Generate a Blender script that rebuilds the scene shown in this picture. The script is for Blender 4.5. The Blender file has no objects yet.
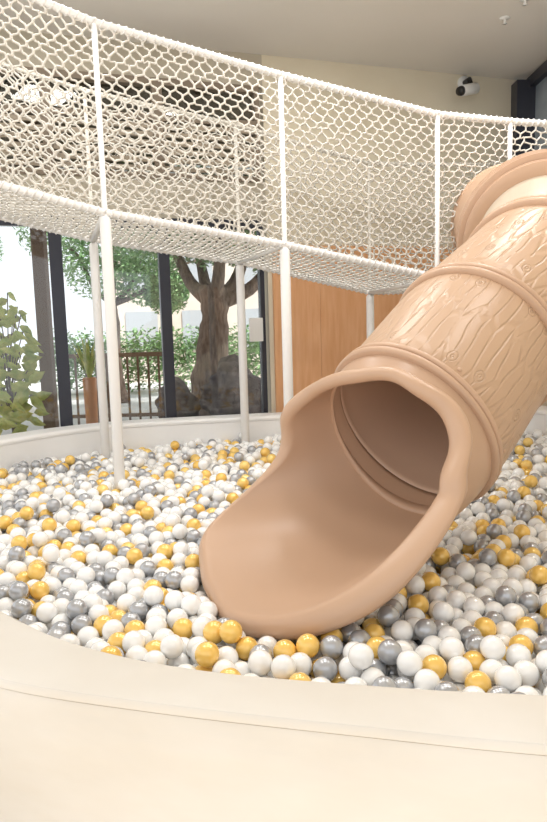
import bpy, bmesh, math, random
import numpy as np
from mathutils import Vector, Matrix, kdtree
from mathutils.bvhtree import BVHTree
random.seed(4); np.random.seed(4)
scene = bpy.context.scene
COL = scene.collection
try:
    scene.view_settings.view_transform = 'Standard'
    scene.view_settings.look = 'None'
except Exception: pass

# ------------------------------------------------------------ helpers
def lin(r, g, b):
    f = lambda c: (c/12.92 if c <= .04045 else ((c+.055)/1.055)**2.4)
    return (f(r/255), f(g/255), f(b/255), 1)

def new_mat(name, col, rough=.5, metal=0, spec=.5, coat=0):
    m = bpy.data.materials.new(name); m.use_nodes = True
    b = m.node_tree.nodes['Principled BSDF']
    b.inputs['Base Color'].default_value = col
    b.inputs['Roughness'].default_value = rough
    b.inputs['Metallic'].default_value = metal
    b.inputs['Specular IOR Level'].default_value = spec
    b.inputs['Coat Weight'].default_value = coat
    return m

def noise_var(m, c1, c2, scale=3, bump=0, bscale=40, coord='Object', stretch=(1, 1, 1), bdist=.02):
    nt = m.node_tree; b = nt.nodes['Principled BSDF']
    tc = nt.nodes.new('ShaderNodeTexCoord'); mp = nt.nodes.new('ShaderNodeMapping')
    mp.inputs['Scale'].default_value = stretch
    nt.links.new(tc.outputs[coord], mp.inputs['Vector'])
    n = nt.nodes.new('ShaderNodeTexNoise'); n.inputs['Scale'].default_value = scale
    n.inputs['Detail'].default_value = 5
    nt.links.new(mp.outputs[0], n.inputs['Vector'])
    r = nt.nodes.new('ShaderNodeValToRGB')
    r.color_ramp.elements[0].color = c1; r.color_ramp.elements[1].color = c2
    r.color_ramp.elements[0].position = .3; r.color_ramp.elements[1].position = .7
    nt.links.new(n.outputs['Fac'], r.inputs[0]); nt.links.new(r.outputs[0], b.inputs['Base Color'])
    if bump:
        n2 = nt.nodes.new('ShaderNodeTexNoise'); n2.inputs['Scale'].default_value = bscale
        nt.links.new(mp.outputs[0], n2.inputs['Vector'])
        bp = nt.nodes.new('ShaderNodeBump'); bp.inputs['Strength'].default_value = bump
        bp.inputs['Distance'].default_value = bdist
        nt.links.new(n2.outputs['Fac'], bp.inputs['Height']); nt.links.new(bp.outputs[0], b.inputs['Normal'])
    return m

def mesh_obj(name, verts, faces, mats=None, parent=None, smooth=True):
    me = bpy.data.meshes.new(name)
    me.from_pydata([tuple(v) for v in verts], [], faces)
    me.update()
    if mats:
        for m in (mats if isinstance(mats, (list, tuple)) else [mats]): me.materials.append(m)
    if smooth: me.polygons.foreach_set('use_smooth', [True]*len(me.polygons))
    o = bpy.data.objects.new(name, me); COL.objects.link(o)
    if parent: o.parent = parent
    return o

def bm_obj(name, bm, mats=None, parent=None, smooth=False):
    me = bpy.data.meshes.new(name); bm.to_mesh(me); bm.free()
    if mats:
        for m in (mats if isinstance(mats, (list, tuple)) else [mats]): me.materials.append(m)
    if smooth: me.polygons.foreach_set('use_smooth', [True]*len(me.polygons))
    o = bpy.data.objects.new(name, me); COL.objects.link(o)
    if parent: o.parent = parent
    return o

def empty(name, label, cat, loc=(0, 0, 0)):
    o = bpy.data.objects.new(name, None); COL.objects.link(o)
    o.location = loc; o.empty_display_size = .1
    o['label'] = label; o['category'] = cat
    return o

def tag(o, label, cat, group=None, kind=None):
    o['label'] = label; o['category'] = cat
    if group: o['group'] = group
    if kind: o['kind'] = kind

def add_box(bm, size, M):
    r = bmesh.ops.create_cube(bm, size=1)
    bmesh.ops.scale(bm, vec=size, verts=r['verts'])
    bmesh.ops.transform(bm, matrix=M, verts=r['verts'])
    return r['verts']

def catmull(pts, n=10):
    P = [Vector(p) for p in pts]
    P = [P[0]*2-P[1]] + P + [P[-1]*2-P[-2]]
    out = []
    for i in range(1, len(P)-2):
        for k in range(n):
            t = k/n
            a, b, c, d = P[i-1], P[i], P[i+1], P[i+2]
            out.append(.5*((2*b)+(c-a)*t+(2*a-5*b+4*c-d)*t*t+(3*b-a-3*c+d)*t**3))
    out.append(P[-2].copy())
    return out

def sweep(path, rad, seg=12, caps=True):
    V = []; F = []
    n = len(path)
    up = None
    for i, p in enumerate(path):
        t = (path[min(i+1, n-1)]-path[max(i-1, 0)]).normalized()
        if up is None:
            up = Vector((0, 0, 1)) if abs(t.z) < .9 else Vector((1, 0, 0))
        s = t.cross(up).normalized(); up = s.cross(t).normalized()
        r = rad[i] if isinstance(rad, (list, tuple)) else rad
        for k in range(seg):
            a = 2*math.pi*k/seg
            V.append(p+s*math.cos(a)*r+up*math.sin(a)*r)
    for i in range(n-1):
        for k in range(seg):
            k2 = (k+1) % seg
            F.append((i*seg+k, i*seg+k2, (i+1)*seg+k2, (i+1)*seg+k))
    if caps:
        F.append(tuple(range(seg))[::-1]); F.append(tuple(range((n-1)*seg, n*seg)))
    return V, F

# ------------------------------------------------------------ materials
M_white = new_mat('white_vinyl', lin(240, 238, 235), .45)
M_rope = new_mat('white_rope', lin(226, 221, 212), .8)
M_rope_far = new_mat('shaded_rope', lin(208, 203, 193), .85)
M_net_floor = new_mat('net_floor_rope', lin(232, 229, 223), .85)
M_cream = noise_var(new_mat('cream_leatherette', lin(224, 218, 208), .5), lin(219, 212, 201), lin(227, 222, 214), 1.6, .45, 3.2, 'Object', (1, 1, 2.2), .03)
M_curb = noise_var(new_mat('ivory_leatherette', lin(252, 251, 249), .5), lin(250, 249, 247), lin(254, 253, 252), 2, .08, 50)
M_wall = noise_var(new_mat('cream_paint', lin(226, 217, 195), .8), lin(223, 213, 190), lin(230, 221, 201), 1.5)
M_wall_up = noise_var(new_mat('taupe_paint', lin(190, 182, 165), .8), lin(184, 175, 157), lin(198, 190, 174), 1.5)
M_ceil = noise_var(new_mat('grey_ceiling', lin(228, 225, 220), .85), lin(225, 222, 216), lin(231, 228, 223), .6)
M_frame = new_mat('dark_aluminium', lin(54, 56, 66), .4, .2)
M_brown = new_mat('brown_timber', lin(116, 90, 70), .6)
M_ubrown = new_mat('grey_brown_frame', lin(134, 120, 104), .6)
M_slat = new_mat('louvre_timber', lin(162, 149, 131), .6)
M_black = new_mat('black_plastic', lin(25, 25, 27), .4)
M_whitep = new_mat('white_plastic', lin(238, 238, 236), .35)
M_floor = noise_var(new_mat('beige_floor', lin(205, 190, 168), .6), lin(200, 184, 160), lin(210, 196, 175), 4)
M_pitbase = new_mat('pit_base', lin(235, 232, 226), .8)
M_wood = noise_var(new_mat('oak_panel', lin(230, 176, 130), .45), lin(224, 166, 118), lin(235, 184, 140), 5, .03, 30, 'Object', (6, 6, .5))

def slide_mat(name, c1, c2, strength=.7):
    m = new_mat(name, c1, .38, 0, .5)
    nt = m.node_tree; N = nt.nodes; L = nt.links; b = N['Principled BSDF']
    uv = N.new('ShaderNodeUVMap'); uv.uv_map = 'UVMap'
    nz = N.new('ShaderNodeTexNoise'); nz.inputs['Scale'].default_value = 2.8; nz.inputs['Detail'].default_value = 1
    L.new(uv.outputs[0], nz.inputs['Vector'])
    mix = N.new('ShaderNodeMix'); mix.data_type = 'VECTOR'; mix.inputs['Factor'].default_value = .08
    L.new(uv.outputs[0], mix.inputs['A']); L.new(nz.outputs['Color'], mix.inputs['B'])
    mp = N.new('ShaderNodeMapping'); mp.inputs['Scale'].default_value = (19, 3.0, 1)
    L.new(mix.outputs['Result'], mp.inputs['Vector'])
    vo = N.new('ShaderNodeTexVoronoi'); vo.feature = 'DISTANCE_TO_EDGE'; vo.voronoi_dimensions = '2D'
    vo.inputs['Scale'].default_value = 1; vo.inputs['Randomness'].default_value = .55
    L.new(mp.outputs[0], vo.inputs['Vector'])
    r1 = N.new('ShaderNodeMapRange'); r1.interpolation_type = 'SMOOTHSTEP'; r1.inputs['From Min'].default_value = .0; r1.inputs['From Max'].default_value = .14
    L.new(vo.outputs['Distance'], r1.inputs['Value'])
    nb = N.new('ShaderNodeTexNoise'); nb.inputs['Scale'].default_value = 8; L.new(uv.outputs[0], nb.inputs['Vector'])
    rb = N.new('ShaderNodeMapRange'); rb.inputs['From Min'].default_value = .49; rb.inputs['From Max'].default_value = .65
    L.new(nb.outputs['Fac'], rb.inputs['Value'])
    mx = N.new('ShaderNodeMath'); mx.operation = 'MAXIMUM'; L.new(r1.outputs[0], mx.inputs[0]); L.new(rb.outputs[0], mx.inputs[1])
    mp2 = N.new('ShaderNodeMapping'); mp2.inputs['Scale'].default_value = (1.4, .9, 1); L.new(uv.outputs[0], mp2.inputs['Vector'])
    v2 = N.new('ShaderNodeTexVoronoi'); v2.voronoi_dimensions = '2D'; v2.inputs['Scale'].default_value = 3.3; v2.inputs['Randomness'].default_value = .9
    L.new(mp2.outputs[0], v2.inputs['Vector'])
    def ring(c, w):
        s = N.new('ShaderNodeMath'); s.operation = 'SUBTRACT'; s.inputs[1].default_value = c; L.new(v2.outputs['Distance'], s.inputs[0])
        a = N.new('ShaderNodeMath'); a.operation = 'ABSOLUTE'; L.new(s.outputs[0], a.inputs[0])
        r = N.new('ShaderNodeMapRange'); r.interpolation_type = 'SMOOTHSTEP'; r.inputs['From Max'].default_value = w
        L.new(a.outputs[0], r.inputs['Value']); return r
    ra = ring(.10, .026); rc = ring(.03, .026)
    rr = N.new('ShaderNodeMath'); rr.operation = 'MINIMUM'; L.new(ra.outputs[0], rr.inputs[0]); L.new(rc.outputs[0], rr.inputs[1])
    ins = N.new('ShaderNodeMath'); ins.operation = 'LESS_THAN'; ins.inputs[1].default_value = .12; L.new(v2.outputs['Distance'], ins.inputs[0])
    mm = N.new('ShaderNodeMath'); mm.operation = 'MAXIMUM'; L.new(mx.outputs[0], mm.inputs[0]); L.new(ins.outputs[0], mm.inputs[1])
    fin = N.new('ShaderNodeMath'); fin.operation = 'MINIMUM'; L.new(mm.outputs[0], fin.inputs[0]); L.new(rr.outputs[0], fin.inputs[1])
    mp3 = N.new('ShaderNodeMapping'); mp3.inputs['Scale'].default_value = (50, 4, 1); L.new(mix.outputs['Result'], mp3.inputs['Vector'])
    n4 = N.new('ShaderNodeTexNoise'); n4.inputs['Scale'].default_value = 1; n4.inputs['Detail'].default_value = 2; L.new(mp3.outputs[0], n4.inputs['Vector'])
    ml = N.new('ShaderNodeMath'); ml.operation = 'MULTIPLY'; ml.inputs[1].default_value = .25; L.new(n4.outputs['Fac'], ml.inputs[0])
    ad = N.new('ShaderNodeMath'); ad.operation = 'ADD'; L.new(fin.outputs[0], ad.inputs[0]); L.new(ml.outputs[0], ad.inputs[1])
    bp = N.new('ShaderNodeBump'); bp.inputs['Strength'].default_value = strength; bp.inputs['Distance'].default_value = .006
    L.new(ad.outputs[0], bp.inputs['Height']); L.new(bp.outputs[0], b.inputs['Normal'])
    n3 = N.new('ShaderNodeTexNoise'); n3.inputs['Scale'].default_value = 2.5; L.new(uv.outputs[0], n3.inputs['Vector'])
    cr = N.new('ShaderNodeValToRGB'); cr.color_ramp.elements[0].color = c1; cr.color_ramp.elements[1].color = c2
    L.new(n3.outputs['Fac'], cr.inputs[0]); L.new(cr.outputs[0], b.inputs['Base Color'])
    return m
M_slide = slide_mat('tan_bark_plastic', lin(192, 158, 129), lin(197, 164, 135))
M_slide_plain = new_mat('tan_plastic', lin(200, 165, 137), .36, 0, .5)
M_slide_in = new_mat('tan_plastic_lit_inside', lin(216, 184, 158), .45)  # tube inside, base colour lightened to stand in for light reaching in
M_slide_pale = slide_mat('pale_tan_plastic', lin(196, 182, 162), lin(203, 190, 171), .15)

# ------------------------------------------------------------ camera
cam = bpy.data.cameras.new('camera'); cam.sensor_width = 36; cam.lens = 36*700/822
cam.clip_start = .05; cam.clip_end = 200
co = bpy.data.objects.new('camera', cam); COL.objects.link(co)
CAM = Vector((0, 0, 1.61))
co.matrix_world = Matrix.Translation(CAM) @ Matrix.Rotation(math.radians(90-7.25), 4, 'X') @ Matrix.Rotation(math.radians(-1.6), 4, 'Z')
scene.camera = co

# ------------------------------------------------------------ room shell
FZ = -.42
WD = Vector((.948, .319, 0)).normalized(); WO = Vector((-.07, 7.9, 0)); WN = Vector((WD.y, -WD.x, 0))
def WP(t, z, off=0): return WO+WD*t+Vector((0, 0, z))+WN*off
WR = Matrix((( WD.x, -WN.x, 0, 0), (WD.y, -WN.y, 0, 0), (0, 0, 1, 0), (0, 0, 0, 1)))
def wall_box(bm, t0, t1, z0, z1, thick, off=0):
    c = WP((t0+t1)/2, (z0+z1)/2, off-thick/2)
    return add_box(bm, (t1-t0, thick, z1-z0), Matrix.Translation(c) @ WR)
def xbox(bm, a, b): 
    c = [(a[i]+b[i])/2 for i in range(3)]; s = [abs(b[i]-a[i]) for i in range(3)]
    return add_box(bm, s, Matrix.Translation(c))
def struct(o): o['kind'] = 'structure'; return o
CZ = 4.45; WT = 4.12
bm = bmesh.new(); wall_box(bm, .05, 3.35, FZ, CZ, .15); wall_box(bm, -6, .05, FZ, 0, .15); struct(bm_obj('wall_back', bm, M_wall))
bm = bmesh.new(); wall_box(bm, -6, .05, 2.72, 3.12, .15); wall_box(bm, -6, .05, WT, CZ, .15); struct(bm_obj('wall_lintel', bm, M_wall_up))
bm = bmesh.new()
xbox(bm, (3.2, -1, FZ), (3.35, 9.2, 2.9)); xbox(bm, (3.2, -1, 2.9), (3.35, 6.0, CZ)); xbox(bm, (3.2, 6, 4.38), (3.35, 9.2, CZ))
struct(bm_obj('wall_right', bm, M_wall))
bm = bmesh.new()
xbox(bm, (3.0, 8.72, 2.9), (3.34, 9.0, 4.38)); xbox(bm, (3.15, 7.3, 2.9), (3.3, 7.38, 4.38)); xbox(bm, (3.15, 6.0, 2.9), (3.3, 6.1, 4.38)); xbox(bm, (3.15, 6, 2.85), (3.3, 8.84, 2.95)); xbox(bm, (3.15, 6, 4.3), (3.3, 8.84, 4.42))
w5 = struct(bm_obj('window_5', bm, M_frame))
M_tint = noise_var(new_mat('smoked_pane', lin(130, 138, 146), .15), lin(120, 130, 140), lin(180, 190, 198), 1.2)
bm = bmesh.new(); xbox(bm, (3.22, 6.05, 2.92), (3.235, 9.0, 4.4)); g = struct(bm_obj('pane', bm, M_tint)); g.parent = w5
bm = bmesh.new(); xbox(bm, (-6, -1, CZ), (3.5, 9.6, CZ+.15)); struct(bm_obj('ceiling', bm, M_ceil))
bm = bmesh.new(); xbox(bm, (-7, -2, FZ-.15), (3.5, 9.0, FZ)); struct(bm_obj('floor', bm, M_floor))
n = 1
ts = [.10, .66, 1.24, 1.82, 2.40, 3.0]
for a, b in zip(ts[:-1], ts[1:]):
    bm = bmesh.new(); wall_box(bm, a+.0015, b-.0015, 0, 2.45, .04, .04)
    bmesh.ops.bevel(bm, geom=bm.edges[:], offset=.002, segments=1, affect='EDGES')
    struct(bm_obj('trim_%d' % n, bm, M_wood)); n += 1
def glass_mat(c):
    m = bpy.data.materials.new('window_glass'); m.use_nodes = True; nt = m.node_tree
    nt.nodes.remove(nt.nodes['Principled BSDF']); out = nt.nodes['Material Output']
    t = nt.nodes.new('ShaderNodeBsdfTransparent'); g = nt.nodes.new('ShaderNodeBsdfGlossy'); g.inputs['Roughness'].default_value = .02
    t.inputs['Color'].default_value = c
    f = nt.nodes.new('ShaderNodeFresnel'); f.inputs['IOR'].default_value = 1.6
    mx = nt.nodes.new('ShaderNodeMixShader')
    nt.links.new(f.outputs[0], mx.inputs[0]); nt.links.new(t.outputs[0], mx.inputs[1]); nt.links.new(g.outputs[0], mx.inputs[2])
    nt.links.new(mx.outputs[0], out.inputs[0]); return m
M_glass = glass_mat((.94, .96, .97, 1)); M_glass_up = glass_mat((.6, .61, .59, 1))
wi = 1
P = 1.097
for i in range(4):
    t1 = -P*i; t0 = -P*(i+1)
    bm = bmesh.new(); fw = .062 if i == 1 or i == 2 else .05
    wall_box(bm, t0, t0+fw, 0, 2.72, .09, .03); wall_box(bm, t1-fw, t1, 0, 2.72, .09, .03)
    wall_box(bm, t0+fw, t1-fw, 0, .12, .08, .02); wall_box(bm, t0+fw, t1-fw, 2.62, 2.72, .08, .02)
    fr = struct(bm_obj('window_%d' % wi, bm, M_frame)); 
    bm = bmesh.new(); wall_box(bm, t0+fw, t1-fw, .12, 2.62, .008, -.03); g = struct(bm_obj('pane', bm, M_glass)); g.parent = fr
    wi += 1
wi = 6
for i in range(4):
    t1 = -P*i; t0 = -P*(i+1)
    bm = bmesh.new()
    wall_box(bm, t0, t0+.05, 3.12, WT, .12, .02); wall_box(bm, t1-.05, t1, 3.12, WT, .12, .02)
    wall_box(bm, t0+.05, t1-.05, 3.12, 3.18, .12, .02); wall_box(bm, t0+.05, t1-.05, WT-.07, WT, .12, .02); wall_box(bm, t0+.05, t1-.05, 3.70, 3.76, .12, .02)
    fr = struct(bm_obj('window_%d' % wi, bm, M_ubrown))
    bm = bmesh.new(); wall_box(bm, t0+.05, t1-.05, 3.18, WT-.07, .008, -.08); g = struct(bm_obj('pane', bm, M_glass_up)); g.parent = fr
    bm = bmesh.new(); z = 3.205
    while z < 3.68: wall_box(bm, t0+.05, t1-.05, z, z+.05, .05, -.01); z += .085
    g = struct(bm_obj('louvre_slats', bm, M_slat)); g.parent = fr
    wi += 1

# ------------------------------------------------------------ padded pit walls
def pad_wall(name, I, O, h, mat, label, top_lip=.05, r=.018):
    I = catmull([(x, y, 0) for x, y in I], 10); O = catmull([(x, y, 0) for x, y in O], 10)
    e = empty(name, label, 'padded wall', I[len(I)//2])
    def prof(pts, nm):
        V = []; F = []; n = len(I); k = len(pts)
        for a, b in zip(I, O):
            d = (b-a); w = d.length; d.normalize()
            for (q, z, inner) in pts:
                base = a if inner else b
                V.append(base+d*q+Vector((0, 0, z))-e.location)
        for i in range(n-1):
            for j in range(k):
                j2 = (j+1) % k
                F.append((i*k+j, (i+1)*k+j, (i+1)*k+j2, i*k+j2))
        F.append(tuple(range(k))); F.append(tuple(range((n-1)*k, n*k))[::-1])
        o = mesh_obj(nm, V, F, mat, e)
        md = o.modifiers.new('es', 'EDGE_SPLIT'); md.split_angle = math.radians(30)
        return o
    pts = [(.006, h-top_lip, 1)]
    for a in range(0, 6):
        t = a/5*math.pi/2
        pts.append((r-r*math.cos(t), h-r+r*math.sin(t), 1))
    pts += [(.10, h+.003, 1), (-.10, h+.003, 0)]
    ro = .006
    for a in range(0, 4):
        t = a/3*math.pi/2
        pts.append((-ro+ro*math.sin(t), h-ro+ro*math.cos(t), 0))
    pts += [(.004, h-top_lip*.6, 0), (.003, h-top_lip, 0), (-.012, h-top_lip-.001, 0)]
    prof(pts, 'top_pad')
    prof([(.01, FZ+.002, 1), (.01, h-top_lip-.002, 1), (-.016, h-top_lip-.004, 0), (-.006, h-top_lip-.008, 0), (-.001, h-top_lip-.025, 0), (-.001, h*.5, 0), (-.006, FZ+.002, 0)], 'side_panel')
    return e, I, O
fI = [(3.05, 1.72), (1.9, 1.86), (.82, 2.03), (.378, 2.10), (-.274, 2.25), (-.75, 2.47), (-1.16, 2.80), (-1.9, 3.5), (-2.5, 4.3), (-2.75, 5.1)]
fO = [(3.0, 1.36), (1.82, 1.57), (.75, 1.765), (.30, 1.865), (-.42, 2.045), (-.97, 2.23), (-1.42, 2.52), (-2.15, 3.25), (-2.8, 4.15), (-3.05, 5.05)]
front, fIc, fOc = pad_wall('padded_pit_wall', fI, fO, .45, M_cream, 'curved cream leatherette padded edge of the ball pit', .03)
bI = [(-2.78, 5.13), (-2.66, 5.75), (-2.42, 6.25), (-2.0, 6.78), (-1.4, 7.15), (0, 7.4), (1.5, 7.6), (2.5, 7.55), (2.8, 7.2), (2.86, 6.5), (2.88, 4.5), (2.88, 1.78)]
bO = [(-3.08, 5.13), (-2.96, 5.85), (-2.66, 6.43), (-2.15, 7.01), (-1.46, 7.38), (-.03, 7.65), (1.5, 7.86), (2.68, 7.8), (3.07, 7.3), (3.14, 6.5), (3.16, 4.5), (3.16, 1.78)]
back, bIc, bOc = pad_wall('padded_pit_wall', bI, bO, .62, M_curb, 'tall ivory padded curb of the ball pit beneath the windows', .05, .03)
pit_poly = [(p.x, p.y) for p in fIc] + [(p.x, p.y) for p in bIc]
V = [(x, y, .02) for x, y in pit_poly]+[(x, y, FZ) for x, y in pit_poly]; k = len(pit_poly)
o = mesh_obj('pit_platform', V, [tuple(range(k))[::-1], tuple(range(k, 2*k))]+[(i, (i+1) % k, k+(i+1) % k, k+i) for i in range(k)], M_pitbase, None, False)
tag(o, 'raised flat base under the plastic balls', 'platform')

# ------------------------------------------------------------ slide
R = .455
AX = [(-.66, 2.84, .70), (-.25, 3.02, .74), (.13, 3.20, .835), (.44, 3.37, .93), (.70, 3.53, 1.06), (1.15, 3.98, 1.45), (1.74, 4.6, 1.87), (2.0, 5.2, 2.14), (2.05, 5.75, 2.32), (2.08, 6.2, 2.4)]
axp = catmull(AX, 24)
cum = [0]
for a, b in zip(axp[:-1], axp[1:]): cum.append(cum[-1]+(b-a).length)
cum = np.array(cum); axa = np.array([tuple(p) for p in axp])
def axis(s):
    p = Vector([float(np.interp(s, cum, axa[:, i])) for i in range(3)])
    q = Vector([float(np.interp(s+.02, cum, axa[:, i])) for i in range(3)]); r0 = Vector([float(np.interp(s-.02, cum, axa[:, i])) for i in range(3)])
    t = (q-r0).normalized()
    dn = -(Vector((0, 0, 1))-t*t.z).normalized()
    sd = t.cross(dn).normalized()
    return p, t, dn, sd
sj = [float(cum[24*k]) for k in range(len(AX))]
S0 = sj[1]; SJ1 = sj[4]; SJ2 = sj[5]; SJ3 = sj[6]; SJ4 = sj[7]; SJ5 = sj[8]; SJ6 = sj[9]
pA, tA, dA, sA = axis(S0)
near_sign = 1 if sA.y < 0 else -1
def wv(s):
    e = min(1.1, max(0, (SJ1-s)/(SJ1-S0)))
    return 1+.38*e*e*(3-2*e), 1-.24*e*e
def sec(s, phi, r=R):
    p, t, dn, sd = axis(s)
    w, v = wv(s)
    c = math.cos(phi)
    if c < -.2: v *= 1-.55*min(max(0, SJ1-s), .4)*(-c-.2)/.8
    return p+dn*c*r*v+sd*near_sign*math.sin(phi)*r*w, (dn*c*w+sd*near_sign*math.sin(phi)*v).normalized(), t
slide = empty('tube_slide', 'tan plastic tube slide moulded like a hollow log', 'slide', (.7, 3.52, .4))
def to_slide(V): return [v-slide.location for v in V]
def add_uv(o, uvs):
    me = o.data; uvl = me.uv_layers.new(name='UVMap')
    for poly in me.polygons:
        for li in poly.loop_indices:
            uvl.data[li].uv = uvs[me.loops[li].vertex_index]
ka = [-180, -150, -130, -112, -95, -84, -74, -64, -54, -42, -22, 0, 15, 30, 45, 58, 70, 82, 95, 112, 130, 150, 180]
kl = [.26, .32, .37, .40, .42, .50, .74, .95, 1.04, 1.11, 1.16, 1.17, 1.15, 1.09, .96, .79, .60, .38, .20, .12, .12, .17, .26]
def Lip(deg):
    s = 0; wsum = 0
    for k in range(-8, 9):
        d = deg+k*2.0
        d = (d+180) % 360-180
        w = math.exp(-(k/4.6)**2); s += w*float(np.interp(d, ka, kl)); wsum += w
    wa = .35+.45*min(1, abs(deg)/60)
    return s/wsum + wa*(.018*math.sin(math.radians(deg)*6+1)+.008*math.sin(math.radians(deg)*11))
NP = 216; NU = 44
V = []; UV = []; F = []
curl = [(.010, .002), (.020, .008), (.028, .020), (.031, .036), (.026, .052), (.012, .063), (-.008, .065), (-.026, .055), (-.036, .036)]
rows = NU+len(curl)
for j in range(NP+1):
    deg = -180+360*j/NP; ph = math.radians(deg); Lp = Lip(deg)
    up_ = min(1, max(0, (abs(deg)-110)/40))
    cs = (1-.35*up_)*1.25
    if 10 < deg < 120: cs += .5*math.exp(-((deg-65)/30)**2)
    flare = .010*math.sin(ph*5)*(1-up_)+.035*max(0, math.cos(ph*.9))
    flare += .045*math.exp(-((deg-62)/32)**2)
    for i in range(NU):
        u = i/(NU-1); s = SJ1-u*Lp
        q, nn, t = sec(s, ph)
        V.append(q+nn*flare*max(0, (u-.4)/.6)**2); UV.append((ph*R, s))
    for (ds, dr) in curl:
        q, nn, t = sec(SJ1-Lp, ph)
        V.append(q-t*ds*cs+nn*(dr*cs+flare)); UV.append((ph*R, SJ1-Lp-ds))
for j in range(NP):
    for i in range(rows-1):
        F.append((j*rows+i, j*rows+i+1, (j+1)*rows+i+1, (j+1)*rows+i))
mouth = mesh_obj('slide_mouth', to_slide(V), F, M_slide_plain, slide)
add_uv(mouth, UV)
md = mouth.modifiers.new('weld', 'WELD'); md.merge_threshold = .0005
md = mouth.modifiers.new('sol', 'SOLIDIFY'); md.thickness = .016; md.offset = 0
mouth['label'] = 'wide flared tan slide mouth with wavy rolled edge'
def tube_section(s0, s1, mat, r=R, name='tube_section'):
    V = []; UV = []; F = []; NR = 22; K = 96
    for j in range(K+1):
        ph = -math.pi+2*math.pi*j/K
        for i in range(NR):
            u = i/(NR-1); s = s0+(s1-s0)*u
            e = min(u, 1-u); bulge = .012*min(1, e/.12)
            p, t, dn, sd = axis(s)
            V.append(p+(dn*math.cos(ph)+sd*near_sign*math.sin(ph))*(r+bulge)); UV.append((ph*R, s))
    for j in range(K):
        for i in range(NR-1):
            F.append((j*NR+i, (j+1)*NR+i, (j+1)*NR+i+1, j*NR+i+1))
    o = mesh_obj(name, to_slide(V), F, [M_slide_in, mat], slide); add_uv(o, UV)
    w = o.modifiers.new('weld', 'WELD'); w.merge_threshold = .0005
    m = o.modifiers.new('sol', 'SOLIDIFY'); m.thickness = .014; m.offset = 0; m.material_offset = 1
    return o
tube_section(SJ1, SJ2, M_slide); tube_section(SJ2, SJ3, M_slide)
ps = tube_section(SJ3, SJ4, M_slide_pale, .46); ps['label'] = 'paler beige tube section'
tube_section(SJ4, SJ5, M_slide_plain, .47); tube_section(SJ5, SJ6, M_slide_plain, .47)
def flange(s, r=R, w=.042, h=.042, bolts=True, inner=-.002, ribs=1):
    prof = [(-w, inner), (-w, .02)]
    for q in range(ribs*2):
        a0 = -w+2*w*q/(ribs*2); a1 = -w+2*w*(q+1)/(ribs*2); d_ = (a1-a0)
        prof += [(a0+d_*.12, h*.8), (a0+d_*.3, h), (a0+d_*.75, h), (a0+d_*.9, h*.85)]
        if q < ribs*2-1: prof.append((a1, h*.35))
    prof += [(w, .02), (w, inner)]
    V = []; F = []; K = 96; k = len(prof)
    p, t, dn, sd = axis(s)
    for j in range(K):
        ph = 2*math.pi*j/K; d = dn*math.cos(ph)+sd*math.sin(ph)
        for a, b in prof: V.append(p+t*a+d*(r+b))
    for j in range(K):
        for i in range(k):
            F.append((j*k+i, ((j+1) % K)*k+i, ((j+1) % K)*k+(i+1) % k, j*k+(i+1) % k))
    o = mesh_obj('joint_ring', to_slide(V), F, M_slide_plain, slide)
    es = o.modifiers.new('es', 'EDGE_SPLIT'); es.split_angle = math.radians(50)
    if bolts:
        for j in range(6):
            ph = 2*math.pi*(j+.8)/6; d = dn*math.cos(ph)+sd*math.sin(ph)
            b0 = p+t*.07+d*(r+.012)
            VV, FF = sweep([b0-d*.004, b0+d*.006, b0+d*.009], [.012, .012, .007], 12)
            mesh_obj('bolt', to_slide(VV), FF, M_slide_plain, o)
    return o
flange(SJ1, R, .036, .034); flange(SJ2); flange(SJ3, R, .05, .05)
flange(SJ4-.02, .50, .045, .07, False, -.05); flange(SJ4+.12, .53, .08, .08, False, -.065, 2); flange(SJ5, .47, .032, .03, False); flange(SJ6-.03, .47, .032, .03, False)
V = []; F = []; K = 96; pr = [(-.03, .004), (-.026, -.014), (-.016, -.024), (-.004, -.026), (.012, -.020), (.03, -.006), (.035, .004)]
for j in range(K):
    ph = 2*math.pi*j/K
    for a, b in pr:
        q, nn, t = sec(SJ1-.11+.05*math.sin(ph)+a, ph); V.append(q+nn*b)
k = len(pr)
for j in range(K):
    for i in range(k): F.append((j*k+i, j*k+(i+1) % k, ((j+1) % K)*k+(i+1) % k, ((j+1) % K)*k+i))
mesh_obj('inner_ring', to_slide(V), F, M_slide_plain, slide)

# ------------------------------------------------------------ balls
BR = .047; D = 2*BR
xs0, xs1, ys0, ys1 = -2.85, 2.95, 1.7, 7.65
def in_poly(x, y, poly):
    c = np.zeros(len(x), bool); n = len(poly); j = n-1
    for i in range(n):
        xi, yi = poly[i]; xj, yj = poly[j]
        m = ((yi > y) != (yj > y)) & (x < (xj-xi)*(y-yi)/((yj-yi) if yj != yi else 1e-9)+xi)
        c ^= m; j = i
    return c
layers = []
g = D*1.02
for L in range(3):
    nx = int((xs1-xs0)/g); ny = int((ys1-ys0)/(g*.866))
    X, Y = np.meshgrid(np.arange(nx), np.arange(ny))
    x = xs0+(X+.5*(Y % 2)+.33*L)*g; y = ys0+(Y+.33*L)*g*.866
    pts = np.stack([x.ravel(), y.ravel(), np.full(x.size, BR+L*D*.85)], 1)
    pts += np.random.normal(0, .026, pts.shape)
    keep = in_poly(pts[:, 0], pts[:, 1], pit_poly) & (np.random.rand(len(pts)) < .95)
    layers.append(pts[keep])
B = np.concatenate(layers)
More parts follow.
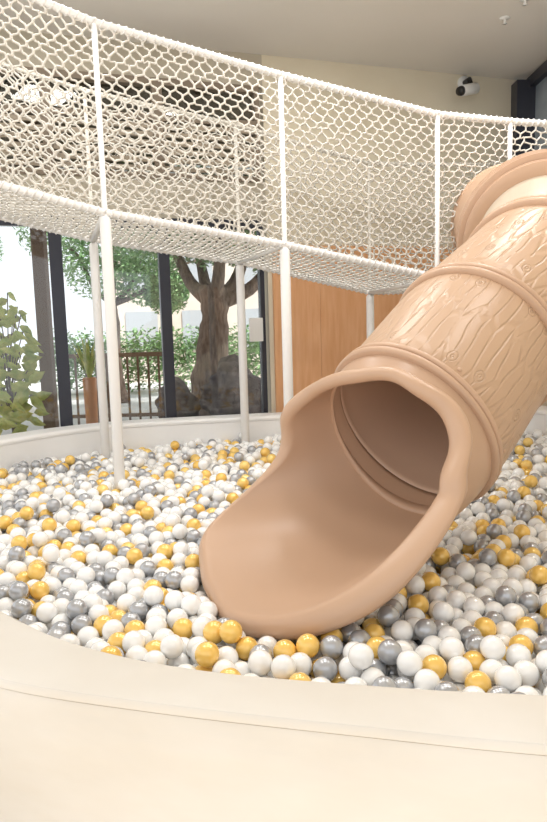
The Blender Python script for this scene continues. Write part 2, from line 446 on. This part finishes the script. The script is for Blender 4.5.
for it in range(54):
    if it % 6 == 0:
        kd = kdtree.KDTree(len(B))
        for i, p in enumerate(B): kd.insert(p, i)
        kd.balance(); I = []; J = []
        for i, p in enumerate(B):
            for (c, j, d) in kd.find_range(p, D*1.35):
                if j > i: I.append(i); J.append(j)
        I = np.array(I); J = np.array(J)
    B[:, 2] -= .0022 if it < 40 else 0
    d = B[J]-B[I]; dist = np.linalg.norm(d, axis=1)+1e-9
    ov = np.maximum(0, D*1.0-dist)*.42
    push = d/dist[:, None]*ov[:, None]
    for a in range(3):
        B[:, a] -= np.bincount(I, push[:, a], len(B)); B[:, a] += np.bincount(J, push[:, a], len(B))
    B[:, 2] = np.maximum(B[:, 2], 0.02)
top = np.percentile(B[:, 2], 92)
TOPZ = .335
B[:, 2] += TOPZ-top
B[:, 2] += .018*np.sin(B[:, 0]*2.3+1)*np.cos(B[:, 1]*1.9)+.03*np.clip((B[:, 1]-4.5)/2.5, 0, 1)
def seg_dist(P2, path):
    m = np.full(len(P2), 9.)
    for a, b in zip(path[:-1], path[1:]):
        a = np.array(a); b = np.array(b); ab = b-a; t = np.clip(((P2-a)@ab)/(ab@ab+1e-12), 0, 1)
        m = np.minimum(m, np.linalg.norm(P2-(a+t[:, None]*ab), axis=1))
    return m
keep = in_poly(B[:, 0], B[:, 1], pit_poly) & (seg_dist(B[:, :2], pit_poly) > BR*.9)
B = B[keep]
def bvh_of(o):
    dg = bpy.context.evaluated_depsgraph_get(); ev = o.evaluated_get(dg); me = ev.to_mesh()
    M = o.matrix_world
    b = BVHTree.FromPolygons([M @ v.co for v in me.vertices], [tuple(p.vertices) for p in me.polygons]); ev.to_mesh_clear(); return b
bpy.context.view_layer.update()
slide_parts = [mouth]+[o for o in slide.children if o.type == 'MESH' and o != mouth]
bvhs = [bvh_of(o) for o in slide_parts]
keepm = np.ones(len(B), bool)
ssamp = np.linspace(SJ1-1.27, SJ2, 74)
AXC = [(axis(float(s)), wv(float(s))) for s in ssamp]
for i, p in enumerate(B):
    if not (-1.2 < p[0] < 1.9 and 2.0 < p[1] < 4.9): continue
    v = Vector(p)
    n0 = bvhs[0].find_nearest(v, .2)
    if n0[0] is not None:
        dd = n0[0]-v
        if dd.length < BR*.55: keepm[i] = False; continue
        if dd.length < BR*1.02:
            v = v-dd.normalized()*(BR*1.02-dd.length); B[i] = v
    for (q, t, dn, sd), (ww, vv) in AXC:
        w = v-q
        if abs(w.dot(t)) < .022:
            a = w.dot(sd)/(ww*R); b = w.dot(dn)/(vv*R)
            if a*a+b*b < 1.0: keepm[i] = False
            break
B = B[keepm]
B = B[B[:, 2] > TOPZ-.19]
kd = kdtree.KDTree(len(B))
for i, p in enumerate(B): kd.insert(p, i)
kd.balance()
cid = np.zeros(len(B), int)
seen = np.zeros(len(B), bool)
for i in np.random.permutation(len(B)):
    nb = [j for (c, j, d) in kd.find_range(B[i], D*1.25) if seen[j]]
    gold = sum(cid[j] == 2 for j in nb); grey = sum(cid[j] == 1 for j in nb)
    wg = .26*(.62**gold); wr = .28*(.78**grey)
    r = random.random()
    cid[i] = 2 if r < wg else (1 if r < wg+wr else 0); seen[i] = True
def ball_mat(name, c1, c2, rough, metal):
    m = new_mat(name, c1, rough, metal, .5, 1)
    m.node_tree.nodes['Principled BSDF'].inputs['Coat Roughness'].default_value = .05
    nt = m.node_tree; oi = nt.nodes.new('ShaderNodeNewGeometry'); r = nt.nodes.new('ShaderNodeValToRGB')
    r.color_ramp.elements[0].color = c1; r.color_ramp.elements[1].color = c2
    nt.links.new(oi.outputs['Random Per Island'], r.inputs[0]); nt.links.new(r.outputs[0], nt.nodes['Principled BSDF'].inputs['Base Color'])
    return m
BM = [ball_mat('white_ball', lin(252, 251, 249), lin(255, 255, 254), .22, 0), ball_mat('grey_ball', lin(176, 178, 182), lin(200, 202, 206), .26, .4), ball_mat('gold_ball', lin(252, 204, 100), lin(255, 218, 126), .26, .15)]
BL = ['glossy pearl white plastic ball in the ball pit', 'glossy silver grey plastic ball in the ball pit', 'glossy golden yellow plastic ball in the ball pit']
Minv = co.matrix_world.inverted()
dist = np.linalg.norm(B-np.array(CAM), axis=1)
order = np.argsort(dist)
rimb = [bvh_of(e) for e in front.children]
chosen = []
for i in order:
    if len(chosen) >= 300: break
    p = Vector(B[i]); q = Minv @ p
    px = 273.5+700*q.x/-q.z; py = 411-700*q.y/-q.z
    if not (-6 < px < 553 and -6 < py < 828): continue
    dr = (CAM-p).normalized(); s1 = dr.cross(Vector((0, 0, 1))).normalized(); s2 = s1.cross(dr)
    nb = [Vector(c) for (c, j, d) in kd.find_range(p, .3) if j != i]
    vis = 0
    for (a, b) in [(0, 0), (.028, 0), (-.028, 0), (0, .028), (0, -.028)]:
        o = p+s1*a+s2*b+dr*.037
        ok = True
        for c in nb:
            w = c-o; t = w.dot(dr)
            if t > 0 and (w-dr*t).length < BR: ok = False; break
        if ok:
            for bb in rimb+bvhs:
                if bb.ray_cast(o, dr, 4)[0] is not None: ok = False; break
        vis += ok
    if vis >= 2: chosen.append(i)
chosen_set = set(chosen)
ball_mesh = []
for k in range(3):
    bm = bmesh.new(); bmesh.ops.create_icosphere(bm, subdivisions=4, radius=BR)
    me = bpy.data.meshes.new('play_ball'); bm.to_mesh(me); bm.free(); me.materials.append(BM[k])
    me.polygons.foreach_set('use_smooth', [True]*len(me.polygons)); ball_mesh.append(me)
for i in chosen:
    o = bpy.data.objects.new('play_ball', ball_mesh[cid[i]]); o.location = B[i]
    COL.objects.link(o); tag(o, BL[cid[i]], 'ball', 'plastic balls filling the ball pit')
rest = np.array([i for i in range(len(B)) if i not in chosen_set])
bm = bmesh.new(); bmesh.ops.create_icosphere(bm, subdivisions=3, radius=BR)
tv = np.array([v.co[:] for v in bm.verts]); tf = np.array([[v.index for v in f.verts] for f in bm.faces]); bm.free()
nb_ = len(rest)
AV = (B[rest][:, None, :]+tv[None]).reshape(-1, 3)
AF = (tf[None]+(np.arange(nb_)*len(tv))[:, None, None]).reshape(-1)
me = bpy.data.meshes.new('play_balls')
me.vertices.add(len(AV)); me.vertices.foreach_set('co', AV.ravel().astype(np.float32))
nf = nb_*len(tf)
me.loops.add(nf*3); me.loops.foreach_set('vertex_index', AF.astype(np.int32))
me.polygons.add(nf); me.polygons.foreach_set('loop_start', np.arange(nf, dtype=np.int32)*3)
for m in BM: me.materials.append(m)
me.polygons.foreach_set('material_index', np.repeat(cid[rest], len(tf)).astype(np.int32))
me.polygons.foreach_set('use_smooth', np.ones(nf, bool))
me.update(calc_edges=True)
bo = bpy.data.objects.new('play_balls', me); COL.objects.link(bo)
tag(bo, 'mass of white, grey and golden plastic balls filling the pit', 'balls', 'plastic balls filling the ball pit', 'stuff')

# ------------------------------------------------------------ net walkway
walk = empty('net_walkway', 'raised white rope-net walkway on padded posts over the ball pit', 'rope bridge', (0, 6.5, 0))
def wl(V): return [v-walk.location for v in V]
NE = [(-2.6, 4.75, 2.80, 4.16), (-1.21, 5.34, 2.45, 3.78), (.13, 5.9, 2.24, 3.57), (1.435, 6.1, 1.95, 3.29), (2.11, 6.3, 1.93, 3.27), (2.8, 6.5, 1.93, 3.27)]
FA = [(-3.35, 6.1, 2.85, 4.18), (-1.64, 6.7, 2.42, 3.75), (-.30, 7.2, 2.22, 3.55), (1.07, 7.6, 1.90, 3.23), (1.9, 7.75, 1.9, 3.23), (2.8, 7.85, 1.9, 3.23)]
def rope_rail(pts, r, mat):
    V, F = sweep([Vector(p) for p in pts], r, 12); o = mesh_obj('rail', wl(V), F, mat, walk)
    V = []; F = []
    for a, b in zip(pts[:-1], pts[1:]):
        a = Vector(a); b = Vector(b); L = (b-a).length; t = (b-a).normalized(); s = t.cross(Vector((0, 0, 1))).normalized(); u = s.cross(t)
        n = int(L/.055*8); path = []
        for i in range(n+1):
            an = i/8*2*math.pi; path.append(a+t*(L*i/n)+(s*math.cos(an)+u*math.sin(an))*(r+.003))
        v, f = sweep(path, .007, 5); k = len(V); V += v; F += [tuple(x+k for x in q) for q in f]
    mesh_obj('lashing_rope', wl(V), F, mat, o)
for S in (NE, FA):
    far = S is FA
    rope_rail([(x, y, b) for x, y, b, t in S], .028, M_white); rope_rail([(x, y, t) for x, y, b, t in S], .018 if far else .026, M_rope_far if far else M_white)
    for k, (x, y, b, t) in enumerate(S):
        if far and k >= 4: continue
        zb = b if (not far and k >= 4) else .03
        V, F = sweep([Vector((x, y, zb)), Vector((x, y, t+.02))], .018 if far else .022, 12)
        po = mesh_obj('support_post', wl(V), F, M_rope_far if far else M_white, walk)
        if zb < b:
            V, F = sweep([Vector((x, y, .04)), Vector((x, y, .06)), Vector((x, y, b-.05)), Vector((x, y, b-.03))], [.03, .042, .042, .03], 16)
            mesh_obj('foam_sleeve', wl(V), F, M_white, po)
for a, b in zip(NE[:5], FA[:5]):
    V, F = sweep([Vector((a[0], a[1], a[2])), Vector((b[0], b[1], b[2]))], .028, 10); mesh_obj('cross_bar', wl(V), F, M_white, walk)

def net(name, quad, w, hgt, rad, mat, parent, loc, jit=.12, sag=0, dwell=.25):
    a, b, c, d = [Vector(q) for q in quad]
    Lh = ((b-a).length+(c-d).length)/2; Hh = ((d-a).length+(c-b).length)/2
    nc = max(2, int(Lh/w)); nr = max(2, int(Hh/hgt))
    nrm = (b-a).cross(d-a).normalized()
    cu = bpy.data.curves.new('tmp', 'CURVE'); cu.dimensions = '3D'; cu.bevel_depth = rad; cu.bevel_resolution = 0; cu.use_fill_caps = False
    K = {}
    def knot(i, j):
        key = (i, j)
        if key not in K: K[key] = (random.gauss(0, jit)*.9, random.gauss(0, jit)*.9)
        return K[key]
    for i in range(nc):
        pts = []
        for j in range(nr+1):
            sgn = 1 if (i+j) % 2 == 0 else -1
            ki = i+1 if sgn > 0 else i
            jx, jy = knot(ki, j)
            for dv, am in ((-dwell-.12, .24), (-dwell, .38), (-dwell+.12, .43), (dwell-.12, .43), (dwell, .38), (dwell+.12, .24)):
                u = (i+.5+sgn*am)+jx
                v = j+dv+jy
                uu = min(1, max(0, u/nc)); vv = min(1, max(0, v/nr))
                p = (a*(1-uu)+b*uu)*(1-vv)+(d*(1-uu)+c*uu)*vv
                s = sag*math.sin(math.pi*vv)*math.sin(math.pi*uu)
                pts.append(p+nrm*(s+.006*sgn)-Vector(loc))
        sp = cu.splines.new('POLY'); sp.points.add(len(pts)-1)
        for k, p in enumerate(pts): sp.points[k].co = (*p, 1)
    o = bpy.data.objects.new('tmp', cu); COL.objects.link(o)
    dg = bpy.context.evaluated_depsgraph_get(); me = bpy.data.meshes.new_from_object(o.evaluated_get(dg))
    bpy.data.objects.remove(o); me.name = name; me.materials.clear(); me.materials.append(mat)
    no = bpy.data.objects.new(name, me); COL.objects.link(no); no.parent = parent
    me.polygons.foreach_set('use_smooth', [True]*len(me.polygons))
    return no
for S in (NE, FA):
    for p, q in zip(S[:-1], S[1:]):
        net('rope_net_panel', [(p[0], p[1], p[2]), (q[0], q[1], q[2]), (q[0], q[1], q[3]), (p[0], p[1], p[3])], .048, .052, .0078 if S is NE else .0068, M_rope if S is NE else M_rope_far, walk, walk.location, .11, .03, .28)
for k in range(4):
    a, b = NE[k], NE[k+1]; c, d = FA[k+1], FA[k]
    net('rope_net_floor', [(a[0], a[1], a[2]), (b[0], b[1], b[2]), (c[0], c[1], c[2]), (d[0], d[1], d[2])], .055, .062, .0078, M_net_floor, walk, walk.location, .1, -.03)

# ------------------------------------------------------------ small room things
T0 = -.06; Z0 = .09
cl = WP(2.50+T0, 4.26+Z0, .0)
e = empty('security_camera', 'small white bullet security camera with dark lens on a bracket', 'security camera', cl)
def rel(V, e): return [v-e.location for v in V]
V, F = sweep([WP(2.62+T0, 4.26+Z0, .0), WP(2.62+T0, 4.26+Z0, .03)], .08, 16); mesh_obj('mount_plate', rel(V, e), F, M_whitep, e)
V, F = sweep([WP(2.62+T0, 4.26+Z0, .03), WP(2.61+T0, 4.26+Z0, .14), WP(2.58+T0, 4.16+Z0, .22)], .03, 10); mesh_obj('arm', rel(V, e), F, M_black, e)
V, F = sweep([WP(2.66+T0, 4.15+Z0, .20), WP(2.65+T0, 4.147+Z0, .205), WP(2.42+T0, 4.08+Z0, .28), WP(2.41+T0, 4.077+Z0, .283)], [.05, .062, .062, .055], 16); mesh_obj('camera_body', rel(V, e), F, M_whitep, e)
V, F = sweep([WP(2.41+T0, 4.077+Z0, .283), WP(2.37+T0, 4.065+Z0, .295)], [.055, .048], 16); mesh_obj('lens', rel(V, e), F, M_black, e)
for (x, y) in [(2.33, 7.15), (2.38, 6.75)]:
    V, F = sweep([Vector((x, y, CZ)), Vector((x, y, CZ-.012)), Vector((x, y, CZ-.014)), Vector((x, y, CZ-.05)), Vector((x, y, CZ-.055))], [.05, .045, .012, .012, .025], 16)
    o = mesh_obj('ceiling_sprinkler', V, F, M_whitep); tag(o, 'small round white sprinkler head on the ceiling', 'sprinkler', 'ceiling sprinklers')
bm = bmesh.new(); wall_box(bm, -.20, -.04, 1.40, 1.66, .02, .06); bmesh.ops.bevel(bm, geom=bm.edges[:], offset=.004, segments=2, affect='EDGES')
o = bm_obj('wall_switch', bm, M_whitep); tag(o, 'white rectangular control panel on the window frame', 'switch')

# ------------------------------------------------------------ outside
M_ground = noise_var(new_mat('paving', lin(212, 209, 205), .9), lin(200, 197, 192), lin(221, 219, 215), 2)
M_bark = noise_var(new_mat('bark', lin(118, 100, 88), .9), lin(86, 70, 61), lin(148, 128, 114), 6, .8, 12, 'Object', (3, 3, .6))
def leaf_mat(n, a, b): return noise_var(new_mat(n, a, .6), a, b, 9)
M_leaf = leaf_mat('green_leaf', lin(86, 130, 80), lin(168, 200, 140))
M_leaf2 = leaf_mat('yellow_green_leaf', lin(160, 184, 76), lin(236, 230, 134))
M_rock = noise_var(new_mat('dark_rock', lin(80, 74, 76), .9), lin(60, 54, 60), lin(112, 102, 100), 7, .8, 9)
M_pot = new_mat('terracotta', lin(226, 158, 112), .7)
M_build = noise_var(new_mat('pale_render', lin(228, 212, 198), .9), lin(220, 203, 188), lin(234, 220, 208), 1)
M_bwin = new_mat('building_glazing', lin(186, 188, 192), .3)
bm = bmesh.new(); xbox(bm, (-30, 9.2, -.2), (20, 40, .0)); xbox(bm, (-30, 5, -.2), (-7.1, 9.2, 0)); xbox(bm, (-7.1, 7.2, -.2), (-2.4, 9.2, -.002)); g_ = bm_obj('ground', bm, M_ground); struct(g_)
def leaves(n, centers, size):
    V = []; F = []
    for i in range(n):
        c, r = random.choice(centers)
        d = Vector((random.gauss(0, 1), random.gauss(0, 1), random.gauss(0, .8))); d = d.normalized()*r*random.random()**.4
        p = Vector(c)+d
        a = Vector((random.gauss(0, 1), random.gauss(0, 1), random.gauss(0, .6))).normalized(); b = a.cross(Vector((random.random(), random.random(), 1))).normalized()
        s = size*random.uniform(.6, 1.3); k = len(V)
        V += [p-a*s, p+b*s*.4, p+a*s, p-b*s*.4]; F.append((k, k+1, k+2, k+3))
    return V, F
def tree(loc, trunk_r, h, crown, n, mat, label, lean=(0, 0), leafsize=.05):
    e = empty('tree', label, 'tree', loc); L = Vector(loc)
    pts = [L, L+Vector((lean[0]*.3-.05, 0, h*.3)), L+Vector((lean[0]*.8+.04, 0, h*.7)), L+Vector((lean[0], 0, h))]
    path = catmull(pts, 8); V, F = sweep(path, [trunk_r*(1.2-.4*i/len(path)+.45*math.exp(-i/2.5)+.06*math.sin(i*1.7)) for i in range(len(path))], 16)
    for j, v in enumerate(V): V[j] = v+Vector((math.sin(v.z*7+v.x*9), math.cos(v.z*5+v.y*11), 0))*trunk_r*.07
    for (dx, dy, dz) in [(.9, .2, 1.2), (-1.0, .3, 1.3), (.3, -.5, 1.6), (-.4, .8, 1.1), (1.5, .1, .8)]:
        b = path[-5]; pp = catmull([b, b+Vector((dx*.4, dy*.5, dz*.3)), b+Vector((dx*.7, dy*.7, dz*.8)), b+Vector((dx*1.2, dy, dz*1.1))], 4)
        V2, F2 = sweep(pp, [trunk_r*(.55-.4*i/len(pp)) for i in range(len(pp))], 8); k = len(V); V += V2; F += [tuple(x+k for x in f) for f in F2]
    mesh_obj('trunk', [v-L for v in V], F, M_bark, e)
    V, F = leaves(n, crown, leafsize); o = mesh_obj('foliage', [v-L for v in V], F, mat, e, False); o['kind'] = 'stuff'
tree((-1.08, 12, 0), .26, 2.25, [((-2.0, 12.3, 3.15), .8), ((-1.1, 12.2, 3.05), .5), ((-.4, 12, 3.1), .6), ((.3, 12.4, 2.95), .8), ((-1.3, 12, 4.6), 1.2)], 10000, M_leaf, 'thick-trunked old tree growing on the terrace outside', (.1, 0), .055)
tree((-3.2, 14.8, 0), .11, 2.4, [((-3.5, 14.8, 3.0), .9), ((-2.6, 14.8, 2.8), .8), ((-2.2, 15, 2.3), .5), ((-4.4, 15, 3.8), .9)], 11000, M_leaf, 'slender green tree on the terrace outside', (-.15, 0), .06)
tree((-11.0, 22, 0), .2, 3.0, [((-11, 22, 4.4), 1.6), ((-9.4, 22.5, 4.2), 1.0)], 6000, M_leaf, 'leafy tree at the far end of the terrace', (0, 0), .08)
V, F = leaves(11000, [((x, 17.0, z), .48) for x in [-5.2+i*.55 for i in range(11)] for z in (.45, .85, 1.15)], .07)
e = mesh_obj('hedge', V, F, M_leaf, None, False); tag(e, 'soft green hedge running along the terrace', 'hedge'); e['kind'] = 'stuff'
e = empty('terrace_railing', 'dark timber railing with vertical slats on the terrace', 'railing', (-2.1, 10.1, 0))
x0, x1, yr = -3.0, -1.5, 10.1
bm = bmesh.new(); xbox(bm, (x0, yr-.03, 1.17), (x1, yr+.03, 1.23)); xbox(bm, (x0, yr-.02, .3), (x1, yr+.02, .35))
bmesh.ops.translate(bm, vec=-Vector(e.location), verts=bm.verts); bm_obj('handrail', bm, M_brown, e)
bm = bmesh.new(); x = x0
while x < x1: xbox(bm, (x, yr-.014, 0), (x+.028, yr+.014, 1.18)); x += .15
bmesh.ops.translate(bm, vec=-Vector(e.location), verts=bm.verts); bm_obj('slats', bm, M_brown, e)
bm = bmesh.new(); xbox(bm, (-2.70, 8.13, 0), (-2.56, 8.27, 4.1)); xbox(bm, (-2.73, 8.10, 0), (-2.53, 8.30, .12)); o = bm_obj('timber_column', bm, M_brown); tag(o, 'brown timber veranda column outside the glass', 'column')
bm = bmesh.new(); xbox(bm, (-14, 8.25, 4.28), (.6, 12.2, 4.35))  # added roof, keeps bright sky out of the upper panes
for k in range(16): xbox(bm, (-13.8+k*.93, 8.25, 4.16), (-13.72+k*.93, 12.2, 4.28))
o = bm_obj('sky_block_roof', bm, M_ubrown); tag(o, 'added brown timber roof with rafters, hiding bright sky from the upper windows', 'roof')
bm = bmesh.new(); xbox(bm, (-4.4, 20, 0), (4, 20.5, 4.6)); o = bm_obj('neighbouring_building', bm, M_build); tag(o, 'pale rendered building across the garden', 'building')
bm = bmesh.new()
for k in range(5):
    for z in (.9, 2.6): xbox(bm, (-4.1+k*1.6, 19.94, z), (-3.2+k*1.6, 19.99, z+1.1))
bm_obj('building_windows', bm, M_bwin, o)
for (x, y, s, q) in [(-1.5, 10.9, .42, 1.0), (-.62, 10.7, .55, 1.05)]:
    bm = bmesh.new(); bmesh.ops.create_icosphere(bm, subdivisions=4, radius=s)
    for v in bm.verts:
        v.co *= 1+.14*math.sin(v.co.x*9+x*7)+.10*math.cos(v.co.y*11+v.co.z*8)+.06*math.sin(v.co.z*23+v.co.x*17)
        v.co.z *= q; v.co.x *= .85
    o = bm_obj('rock', bm, M_rock, None, True); o.location = (x, y, s*q*.8); tag(o, 'dark grey landscape boulder at the foot of the tree', 'rock', 'boulders under the tree')
e = empty('potted_plant', 'spiky yellow-green plant in a tall orange clay pot', 'plant', (-2.16, 8.25, 0)); L = Vector(e.location)
V, F = sweep([L+Vector((0, 0, z)) for z in (0, .02, .7, .98, 1.0, 1.02)], [.05, .06, .075, .08, .085, .07], 18); mesh_obj('pot', rel(V, e), F, M_pot, e)
V = []; F = []
for k in range(70):
    a = random.uniform(0, 6.28); l = random.uniform(.3, .62); sp = random.uniform(.05, .6); d = Vector((math.cos(a)*sp, math.sin(a)*sp, 1)).normalized(); s = d.cross(Vector((0, 0, 1))).normalized()*.014
    b = L+Vector((0, 0, 1.0)); k0 = len(V); V += [b-s, b+s, b+d*l*.6+s, b+d*l*.6-s, b+d*l+Vector((0, 0, -.06))]; F += [(k0, k0+1, k0+2, k0+3), (k0+3, k0+2, k0+4)]
mesh_obj('leaves', rel(V, e), F, M_leaf2, e, False)
e = empty('potted_plant', 'tall broad-leaved yellow-green plant beside the window', 'plant', (-2.84, 7.55, 0)); L = Vector(e.location)
V, F = sweep([L+Vector((0, 0, z)) for z in (0, .02, .35, .4, .41)], [.08, .1, .13, .135, .12], 18); mesh_obj('pot', rel(V, e), F, M_pot, e)
V = []; F = []; LV = []; LF = []
rng = random.Random(11)
for k in range(26):
    a = k*2.4; fr_ = ((k*7) % 26)/25; hgt = .30+1.3*fr_; rr = rng.uniform(.06, .30)
    tip = L+Vector((math.cos(a)*rr, math.sin(a)*rr*.5, .4+hgt)); pth = catmull([L+Vector((0, 0, .38)), L+Vector((math.cos(a)*rr*.2, math.sin(a)*rr*.2, .4+hgt*.6)), tip], 4)
    V2, F2 = sweep(pth, .006, 6); k0 = len(V); V += V2; F += [tuple(x+k0 for x in f) for f in F2]
    for q in range(5):
        side = 1 if (k+q) % 2 else -1
        d = Vector((side*rng.uniform(.3, 1), rng.uniform(-.5, .1), rng.uniform(-.7, .5))).normalized(); s = d.cross(Vector((0, 1, .5))).normalized(); l = rng.uniform(.15, .23)*(1.35-.5*fr_); b = tip-Vector((0, 0, q*.07))
        k0 = len(LV); LV += [b, b+d*l*.25+s*l*.24, b+d*l*.6+s*l*.22, b+d*l-Vector((0, 0, .02)), b+d*l*.6-s*l*.22, b+d*l*.25-s*l*.24, b+d*l*.5-Vector((0, .02, 0))]
        LF += [(k0, k0+1, k0+6), (k0+1, k0+2, k0+6), (k0+2, k0+3, k0+6), (k0+3, k0+4, k0+6), (k0+4, k0+5, k0+6), (k0+5, k0, k0+6)]
mesh_obj('stems', rel(V, e), F, M_bark, e); mesh_obj('leaves', rel(LV, e), LF, M_leaf2, e, False)

# ------------------------------------------------------------ light
w = bpy.data.worlds.new('sky'); scene.world = w; w.use_nodes = True
bg = w.node_tree.nodes['Background']; bg.inputs[0].default_value = (.965, .98, 1, 1); bg.inputs[1].default_value = 1.36
sun = bpy.data.lights.new('sun', 'SUN'); sun.energy = 5.5; sun.angle = math.radians(3); sun.color = (1, .98, .95)
so = bpy.data.objects.new('sun', sun); COL.objects.link(so); so.rotation_euler = (math.radians(35), 0, math.radians(35))
def area(loc, sx, sy, pw, col, rot=(0, 0, 0)):
    l = bpy.data.lights.new('added_highlight_light', 'AREA'); l.shape = 'RECTANGLE'; l.size = sx; l.size_y = sy; l.energy = pw; l.color = col  # unseen area lights, added overhead for soft fill and ball highlights
    o = bpy.data.objects.new('added_highlight_light', l); COL.objects.link(o); o.location = loc; o.rotation_euler = rot; return o
for x in (-1.6, .3, 2.1):
    area((x, 3.6, 4.4), .6, .6, 24, (1, .985, .96)); area((x, 5.7, 4.4), .6, .6, 32, (1, .985, .96))
